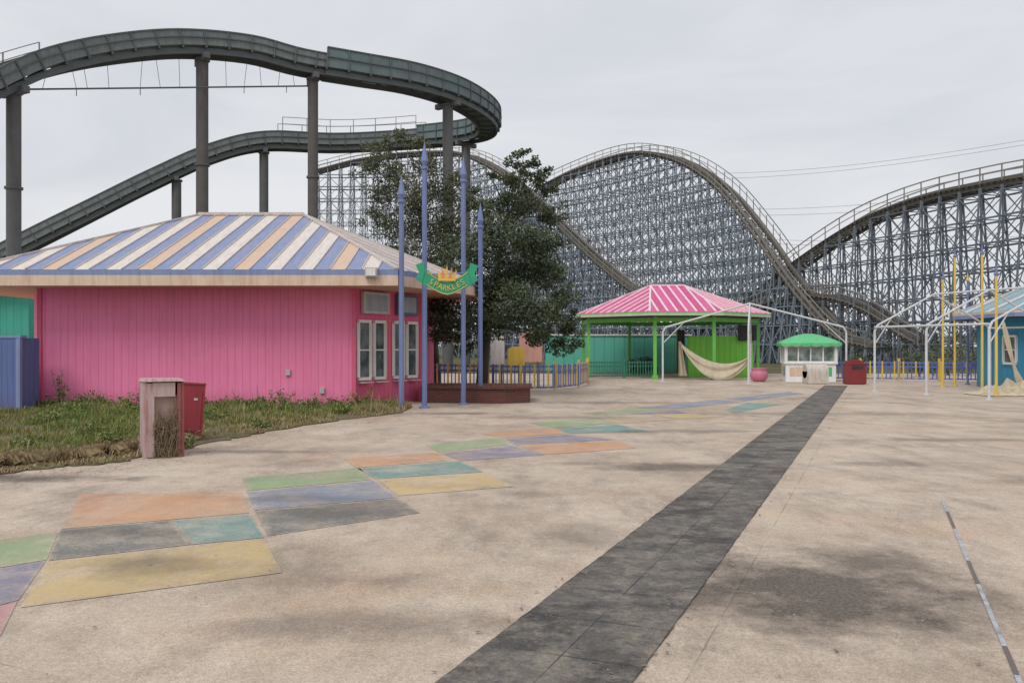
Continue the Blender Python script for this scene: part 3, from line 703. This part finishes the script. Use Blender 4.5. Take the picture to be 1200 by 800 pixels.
g=MB(); g.box(LR(.1,-.156,.72),(.06,.012,.04),rot=rot); g.build('latch',T,mBoard)
g=MB(); g.box(LR(-.06,0,.06),(.26,.2,.12),rot=rot); g.build('base',T,mBinI)

# ---------------- planting bed
mSoil,nt,b=newmat('bed_soil'); n1=noise(nt,1.6,7,.7); c=mix(nt,ramp(nt,n1,.35,.65),(.09,.07,.045),(.23,.18,.11))
c=mix(nt,mth(nt,'MULTIPLY',ramp(nt,noise(nt,.7,5),.45,.6),.55),c,(.1,.12,.035)); nt.links.new(c,b.inputs['Base Color']); b.inputs['Roughness'].default_value=1; bump(nt,b,noise(nt,12,5),1,.05)
edge=[(-60,562),(0,556),(60,548),(130,543),(190,532),(250,519),(300,509),(350,500),(410,491),(470,484)]
ep=[G(*q) for q in edge]; den=[]
for a,b_ in zip(ep[:-1],ep[1:]):
    for k in range(7): q=a.lerp(b_,k/7); den.append(q+V(U(-.1,.1),U(-.1,.1),0))
den.append(ep[-1]); poly=den+[V(-2.6,22.3,0),V(-4.0,22.9,0),V(-16,22.9,0),V(-16,10.3,0)]
g=MB(); g.prism([(p.x,p.y) for p in poly],-.01,.02); o=g.build('planting_bed',None,mSoil); o['kind']='structure'
def inside(x,y):
    c=False; n=len(poly)
    for i in range(n):
        a=poly[i];b_=poly[i-1]
        if (a.y>y)!=(b_.y>y) and x<(b_.x-a.x)*(y-a.y)/(b_.y-a.y)+a.x: c=not c
    return c
gm=[leafmat('grass_green',(.1,.15,.03),(.2,.26,.06)),leafmat('grass_olive',(.19,.2,.05),(.32,.3,.09)),leafmat('grass_straw',(.25,.18,.1),(.42,.32,.18))]
g=MB(); cnt=0
while cnt<62000:
    y=10.2+12.4*R()**1.15; x=U(-15.5,-2.4)
    if x<-.63*y-1 or not inside(x,y): continue
    nz=.5+.3*math.sin(x*1.7+y*.9)+.24*math.sin(x*3.3-y*2.1+1)+.18*math.sin(y*5+x*4.2)+.12*math.sin(x*9+y*3)
    if y>22.35 and x<-4: continue
    if R()>max(.07,min(1,nz)): continue
    edgey= min((V(x,y,0)-p).length for p in den[::3])
    h=U(.05,.17)*(.4+max(0,nz)*.85)*(.4 if edgey<.5 else 1)*(1.2 if y>19 else 1)
    if R()<.02: h*=2.2
    r=R(); st=.2+ (.65 if edgey<1 else 0)+(.35 if y<13 else 0)+.28*math.sin(x*1.1+2)*math.sin(y*.8)
    mi=2 if r<st*.75 else (1 if r<st+.35 else 0)
    a=U(0,6.28); l=U(.02,.6)*h if edgey>.8 or R()<.5 else U(.5,1.8)*h; w_=U(.004,.009)*(1.2 if y>16 else 1)
    p=V(x,y,.015); sx=V(math.cos(a),math.sin(a),0)*w_; ln=V(math.cos(a+1.3),math.sin(a+1.3),0)*l
    i=len(g.v); m_=p+ln*.35+V(0,0,h*.6)
    g.v+=[tuple(p-sx),tuple(p+sx),tuple(m_+sx*.7),tuple(p+ln+V(0,0,h)),tuple(m_-sx*.7)]; g.f.append((i,i+1,i+2,i+3,i+4)); g.m.append(mi); cnt+=1
# dry clumps
for k in range(26):
    q=random.choice(den[:32]); cx_,cy_=q.x-U(.1,1.0),q.y+U(.1,.9)
    if not inside(cx_,cy_): continue
    for j in range(170):
        a=U(0,6.28); rr_=U(0,.16); p=V(cx_+math.cos(a)*rr_,cy_+math.sin(a)*rr_,.015); h=U(.04,.17); ln=V(math.cos(a),math.sin(a),0)*U(.05,.25); sx=V(-math.sin(a),math.cos(a),0)*.004
        m_=p+ln*.4+V(0,0,h); e_=p+ln+V(0,0,h*U(.1,.9)); g.quad(p-sx,p+sx,m_+sx,e_,m_-sx,mi=2)
o=g.build('grass',None,gm); o['kind']='stuff'
wm=[leafmat('weed_leaf_dark',(.045,.085,.02),(.1,.16,.04)),leafmat('weed_leaf_light',(.15,.21,.04),(.28,.31,.08))]
for k in range(44):
    while True:
        if k<24: x,y=-12.3+9.2*((k+U(-.4,.4))/24),U(21.2,22.2)
        else: y=U(13,20.5); x=U(-.61*y,-3.5)
        if inside(x,y) and not (abs(x-c0.x)<.5 and y<c0.y+.6): break
    h=U(.2,.7)*(1 if k%3 else .6) if k<24 else U(.18,.42)
    if k==0: x,y,h=-11.6,21.9,1.0
    T=thing2('weed_plant','leafy green weed growing in the overgrown grass bed','weed',(x,y,.01),group='weeds in the grass bed')
    g=MB(); st=MB()
    for s_ in range(8):
        tip=V(x+U(-.35,.35),y+U(-.25,.1),h*U(.4,1)); st.beam((x,y,.01),tip,.008)
        for q in range(22):
            p=V(x,y,.01).lerp(tip,U(.25,1.02))+V(U(-.08,.08),U(-.08,.08),U(-.05,.05)); d=rnd().normalized(); e=d.cross(rnd()).normalized(); l=U(.04,.09)
            i=len(g.v); g.v+=[tuple(p-d*l/2),tuple(p+e*l*.22),tuple(p+d*l/2),tuple(p-e*l*.22)]; g.f.append((i,i+1,i+2,i+3)); g.m.append(1 if R()<.5 else 0)
    st.build('stem',T,wm[0]); g.build('foliage',T,wm)
lm=[leafmat('dry_leaf',(.12,.08,.045),(.26,.18,.11)),leafmat('grit',(.12,.11,.1),(.5,.45,.4))]
g=MB()
for k in range(3400):
    m_=R()
    if m_<.4:
        q=random.choice(den); x,y=q.x+abs(random.gauss(0,.5)),q.y-abs(random.gauss(0,.5)); mi=0
    elif m_<.55: u=U(0,30); q=A+t*u+s*(random.choice((0,.86))+random.gauss(0,.07)); x,y=q.x,q.y; mi=0
    else: y=3.5+22*R()**1.6; x=U(-.62,.62)*y; mi=0 if R()<.15 else 1
    l=U(.005,.022) if mi==0 else U(.003,.01); an=U(0,6.28); p=V(x,y,.012)
    d=V(math.cos(an),math.sin(an),U(-.2,.2))*l; e=V(-math.sin(an),math.cos(an),U(-.2,.2))*l*.5
    g.quad(p-d,p+e,p+d,p-e,mi=mi)
o=g.build('leaf_litter',None,lm); o['kind']='stuff'

# ---------------- flume
def catmull(pts,n=8):
    out=[]; P_=[pts[0]*2-pts[1]]+pts+[pts[-1]*2-pts[-2]]
    for i in range(1,len(P_)-2):
        a,b_,c,d=P_[i-1:i+3]
        for k in range(n):
            t_=k/n; out.append(.5*((2*b_)+(c-a)*t_+(2*a-5*b_+4*c-d)*t_*t_+(3*b_-a-3*c+d)*t_**3))
    out.append(pts[-1]); return out
def resample(pts,step):
    out=[pts[0]]; acc=0
    for a,b_ in zip(pts[:-1],pts[1:]):
        L=(b_-a).length; u=step-acc
        while u<=L: out.append(a.lerp(b_,u/L)); u+=step
        acc=(acc+L)%step if L>0 else acc
    return out
def frames(path):
    fr=[]
    for i,p in enumerate(path):
        t_=(path[min(i+1,len(path)-1)]-path[max(i-1,0)]).normalized()
        s_=t_.cross(V(0,0,1)).normalized(); fr.append((p,t_,s_,s_.cross(t_)))
    return fr
def sweep(g,fr,prof,mi=0,closed=True):
    i0=len(g.v); n=len(prof)
    for p,t_,s_,u in fr:
        for a,b_ in prof: g.v.append(tuple(p+s_*a+u*b_))
    for i in range(len(fr)-1):
        for k in range(n if closed else n-1):
            a=i0+i*n+k; b_=i0+i*n+(k+1)%n; g.f.append((a,b_,b_+n,a+n)); g.m.append(mi)
    if closed:
        g.f.append(tuple(i0+k for k in reversed(range(n)))); g.m.append(mi); e=i0+(len(fr)-1)*n; g.f.append(tuple(e+k for k in range(n))); g.m.append(mi)
mFl=paint('flume_steel',(.17,.2,.205),(.11,.1,.09),.7,.7,1.6,var=.45); mFl2=paint('flume_teal_steel',(.13,.185,.195),(.11,.11,.105),.65,.65,1.4,var=.45); mCol=paint('column_steel',(.1,.108,.112),(.12,.085,.065),.6,.7,1.8,var=.4); mColR=paint('column_rusty',(.095,.092,.088),(.15,.095,.07),.65,.75,1.8,var=.4)
mRailG=paint('flume_rail',(.26,.26,.26),(.15,.08,.05),.5); mRib=paint('flume_rib_steel',(.09,.11,.118),(.12,.085,.065),.6,.6,1.6,var=.35)
fp=[P(*q) for q in ((-140,165,33),(-60,125,35.5),(0,100,38),(60,78,40),(130,64,42),(210,57,44),(290,63,46),(350,78,47.5),(420,90,49),(480,100,51),(530,115,53.5),(562,133,57),(572,148,60),(560,158,63),(520,164,65.5),(460,169,66.5),(390,172,65.5),(310,170,63.5),(250,184,62),(180,215,60.5),(100,255,59),(30,290,58),(-40,325,57),(-120,350,56))]
path=resample(catmull(fp),.6)
def pxof(p): return 600+p.x/p.y*1000
FL=thing2('log_flume','elevated grey green steel log flume curving on tall round columns','log flume ride',(-12,50,0))
i1=next(i for i,p in enumerate(path) if pxof(p)>373)
imx=max(range(len(path)),key=lambda i:pxof(path[i])); i2=next(i for i in range(imx,len(path)) if pxof(path[i])<500)
def prof(w_,h,t_=.06): return [(-w_,0),(w_,0),(w_,h),(w_-t_,h),(w_-t_,t_),(-w_+t_,t_),(-w_+t_,h),(-w_,h)]
for (a,b_,w_,h,mm) in ((0,i1+1,.75,.72,mFl),(i1,i2+1,.88,1.05,mFl2),(i2,len(path),.8,.8,mFl)):
    fr=frames(path)[a:b_]
    g=MB(); sweep(g,fr,prof(w_,h)); tr=g.build('trough',FL,mm)
    g=MB()
    for k in range(0,len(fr),2):
        p,t_,s_,u=fr[k]
        for sg in (-1,1): g.beam(p+s_*sg*(w_+.03)-u*.04,p+s_*sg*(w_+.03)+u*(h+.02),.06,.08)
        g.beam(p-s_*(w_+.05)-u*.08,p+s_*(w_+.05)-u*.08,.09,.12)
    for sg in (-1,1):
        sweep(g,fr,[(sg*(w_+.0)-.05,h),(sg*w_+.05,h),(sg*w_+.05,h+.07),(sg*w_-.05,h+.07)])
        sweep(g,fr,[(sg*(w_-.25)-.06,-.4),(sg*(w_-.25)+.06,-.4),(sg*(w_-.25)+.06,-.1),(sg*(w_-.25)-.06,-.1)])
        sweep(g,fr,[(sg*(w_+.05)-.03,h*.5),(sg*(w_+.05)+.03,h*.5),(sg*(w_+.05)+.03,h*.5+.05),(sg*(w_+.05)-.03,h*.5+.05)])
    g.build('rib',tr,mRib)
def handrail(a,b_,off,h0,h1,parent,mat,step=3):
    fr=frames(path)[a:b_]; g=MB()
    for k in range(0,len(fr),step):
        p,t_,s_,u=fr[k]; g.beam(p+s_*off+V(0,0,h0),p+s_*off+V(0,0,h1),.05)
    for h in (h1,(h0+h1)/2):
        for q,r in zip(fr[:-1],fr[1:]): g.beam(q[0]+q[2]*off+V(0,0,h),r[0]+r[2]*off+V(0,0,h),.04)
    g.build('handrail',parent,mat)
ia=next(i for i,p in enumerate(path) if pxof(p)>65)
handrail(0,ia,-.8,.6,1.35,FL,mRailG); handrail(i1,i1+16,-.9,1.05,1.35,FL,mRailG)
i3=next(i for i in range(imx,len(path)) if pxof(path[i])<495); i4=next(i for i in range(imx,len(path)) if pxof(path[i])<320)
handrail(i3,i4,1.05,.8,1.8,FL,mRailG); handrail(i3,i4,-1.05,.8,1.8,FL,mRailG)
def near(px,lo,hi): return min(range(lo,hi),key=lambda i:abs(pxof(path[i])-px))
cols=[(20,0,imx,.31,mCol),(231,0,imx,.31,mColR),(367,0,imx,.29,mColR),(521,0,imx,.33,mCol),(546,imx,len(path),.33,mCol),(305,imx,len(path),.33,mCol),(207,imx,len(path),.33,mCol)]
FR=frames(path)
for px,lo,hi,r,mc in cols:
    k=near(px,lo,hi); p,t_,s_,u=FR[k]; ft=V(p.x,p.y,0); zt=p.z-.5
    g=MB(); g.cyl(ft,V(p.x,p.y,zt),r,r,16); cl_=g.build('column',FL,mc)
    z=.02
    while z<zt: 
        g=MB(); g.cyl((p.x,p.y,z),(p.x,p.y,z+.1),r*1.25,r*1.25,16); z+=zt/3.0-.05; g.build('flange',cl_,mCol)
    g=MB(); g.beam(V(p.x,p.y,zt-.05)-s_*.95,V(p.x,p.y,zt-.05)+s_*.95,.3,.3)
    g.build('saddle',cl_,mCol)
g=MB(); a=P(22,105,38.9); b_=P(364,101,47.9); cp=[a.lerp(b_,i/30) for i in range(31)]; g.tube(cp[::6]+[cp[-1]],.045,6)
for i in (2,5,6,8,11,13,15,17,20,22,24,26,28):
    q=cp[i]; k=near(pxof(q),0,imx); top=path[k]+V(0,0,-.1); g.tube([top,q],.013,5)
for i in (5,11,17,22,27):
    q=cp[i]; g.tube([q,q-V(0,0,.35)],.02,5)
g.build('maintenance_bar',FL,mRib)

# ---------------- wooden coasters
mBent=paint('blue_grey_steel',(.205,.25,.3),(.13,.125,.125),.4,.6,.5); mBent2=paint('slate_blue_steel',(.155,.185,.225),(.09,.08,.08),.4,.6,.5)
mWood=paint('weathered_timber',(.17,.155,.135),(.08,.065,.055),.5,.9,1.0); mWoodL=paint('grey_timber_rail',(.26,.245,.225),(.13,.11,.09),.4,.9,1.5)
def coaster(label,pts,step,mb,lev=2.6,pw=.13,bw=.07,batter=.13,inner=1.0,W=1.1):
    pts=[P(*q) for q in pts]; cm=catmull(pts,12); path=resample(cm,step); fr=frames(path); fr2=frames(resample(cm,.55))
    T=thing2('roller_coaster',label,'roller coaster',(path[0].x,path[0].y,0))
    g=MB()
    for p,t_,s_,u in fr2: g.beam(p-s_*W-u*.18,p+s_*W-u*.18,.16,.1)
    for sg in (-1,1):
        sweep(g,fr2,[(sg*.55-.12,-.13),(sg*.55+.12,-.13),(sg*.55+.12,.14),(sg*.55-.12,.14)])
        sweep(g,fr2,[(sg*.95-.13,-.13),(sg*.95+.13,-.13),(sg*.95+.13,-.08),(sg*.95-.13,-.08)])
        sweep(g,fr2,[(sg*.75-.05,-.48),(sg*.75+.05,-.48),(sg*.75+.05,-.235),(sg*.75-.05,-.235)])
    tr=g.build('track',T,mWood)
    h=MB()
    for k,(p,t_,s_,u) in enumerate(fr):
        for sg in (-1,1): h.beam(p+s_*sg*W-V(0,0,.25),p+s_*sg*W+V(0,0,.98),.07)
    for sg in (-1,1):
        sweep(h,[(p+s_*sg*W,t_,s_,u) for p,t_,s_,u in fr],[(-.035,.92),(.035,.92),(.035,1.0),(-.035,1.0)])
        sweep(h,[(p+s_*sg*W,t_,s_,u) for p,t_,s_,u in fr],[(-.02,.45),(.02,.45),(.02,.51),(-.02,.51)])
    h.build('handrail',T,mWoodL)
    led=MB()
    def off(p,s_,k,z):
        H=p.z-.4
        if abs(k)==1: return V(p.x,p.y,z)+s_*k*inner
        sg=1 if k>0 else -1; bt=batter if abs(k)==2 else batter*.48
        return V(p.x,p.y,z)+s_*sg*((W if abs(k)==2 else inner+.05)+bt*max(0,H-z))
    for n,(p,t_,s_,u) in enumerate(fr):
        sh=V(s_.x,s_.y,0).normalized(); H=p.z-.4
        if H<.8: continue
        b=MB()
        for k in (-2,-1,1,2): b.beam(off(p,sh,k,0),off(p,sh,k,H),pw)
        z=lev; pz=0; j=0
        while pz<H-.3:
            zz=min(z,H); b.beam(off(p,sh,-2,zz),off(p,sh,2,zz),bw,bw)
            b.beam(off(p,sh,-1,pz),off(p,sh,1,zz),bw*.8); b.beam(off(p,sh,1,pz),off(p,sh,-1,zz),bw*.8)
            if H-z>1.5:
                if j%2==0: b.beam(off(p,sh,1,pz),off(p,sh,2,zz),bw*.8); b.beam(off(p,sh,-1,pz),off(p,sh,-2,zz),bw*.8)
                else: b.beam(off(p,sh,2,pz),off(p,sh,1,zz),bw*.8); b.beam(off(p,sh,-2,pz),off(p,sh,-1,zz),bw*.8)
            pz=z; z+=lev; j+=1
        b.build('trestle_bent',T,mb)
        if n+1<len(fr):
            p2,_,s2,_=fr[n+1]; sh2=V(s2.x,s2.y,0).normalized(); Hm=min(H,p2.z-.4); z=lev; j=0
            while z<Hm+.1:
                for k in (-2,-1,1,2):
                    led.beam(off(p,sh,k,min(z,Hm)),off(p2,sh2,k,min(z,Hm)),bw,bw*1.15)
                for k in (-2,2):
                    if (j+n)%2==0: led.beam(off(p,sh,k,z-lev),off(p2,sh2,k,z),bw*.8)
                    else: led.beam(off(p,sh,k,z),off(p2,sh2,k,z-lev),bw*.8)
                z+=lev; j+=1
    led.build('ledger_bracing',T,mb)
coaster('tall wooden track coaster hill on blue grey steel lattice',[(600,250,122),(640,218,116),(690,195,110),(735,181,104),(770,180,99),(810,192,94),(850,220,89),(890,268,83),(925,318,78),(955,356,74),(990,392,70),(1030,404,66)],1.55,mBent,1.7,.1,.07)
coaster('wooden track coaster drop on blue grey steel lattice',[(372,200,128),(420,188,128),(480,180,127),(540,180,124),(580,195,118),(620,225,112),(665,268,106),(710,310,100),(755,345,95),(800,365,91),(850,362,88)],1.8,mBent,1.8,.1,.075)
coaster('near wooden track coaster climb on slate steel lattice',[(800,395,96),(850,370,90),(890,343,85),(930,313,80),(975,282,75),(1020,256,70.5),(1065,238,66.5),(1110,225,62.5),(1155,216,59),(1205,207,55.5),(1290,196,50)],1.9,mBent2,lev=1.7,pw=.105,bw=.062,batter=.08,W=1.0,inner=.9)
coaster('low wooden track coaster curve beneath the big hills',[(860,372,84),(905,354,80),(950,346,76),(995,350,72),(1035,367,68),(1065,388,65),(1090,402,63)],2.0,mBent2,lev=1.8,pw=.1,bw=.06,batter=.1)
# ---------------- treeline
g=MB()
for k in range(60):
    x=-10+k*2.2+U(-1,1); y=U(118,140); r=U(1.6,3.2); leaves(g,V(x,y,r*.9+U(-.5,.8)),r,r,170,.75,.3)
mL3=[leafmat('woods_dark',(.06,.07,.05),(.1,.11,.075)),leafmat('woods_light',(.13,.14,.09),(.2,.19,.13))]
o=g.build('woods',None,mL3); o['kind']='stuff'
for x,y,r in ((7.0,47.5,.55),(7.6,48.3,.6),(21,44,1.0),(23.5,46,1.2),(19,47,.9),(26,47,1.3),(17.2,50,.9)):
    T=thing2('shrub','dark green shrub behind the fence','shrub',(x,y,0),group='shrubs behind fences')
    g=MB(); leaves(g,V(x,y,r*.8),r,r*.8,900,.13,.3,40); g.build('foliage',T,mL1)
    g=MB(); [g.cyl((x,y,0),(x+U(-.4,.4)*r,y,r),.03,.01,6) for _ in range(4)]; g.build('stem',T,mBark)
mWire=paint('cable_grey',(.3,.3,.32))
for (a,ya,b2,yb) in ((840,197,1230,155),(860,190.5,1230,149),(868,233,1230,206),(880,240,1230,214),(900,268,1230,262),(905,273,1230,268)):
    T=thing2('power_cable','thin grey overhead power cable spanning the sky','power cable',P(a,ya,210),group='overhead power cables')
    g=MB(); p0=P(a-120,ya+(ya-yb)*.3,230); p1=P(b2+60,yb,150)
    g.tube([p0.lerp(p1,i/20)-V(0,0,3*math.sin(math.pi*i/20)) for i in range(21)],.04,5); g.build('wire',T,mWire)
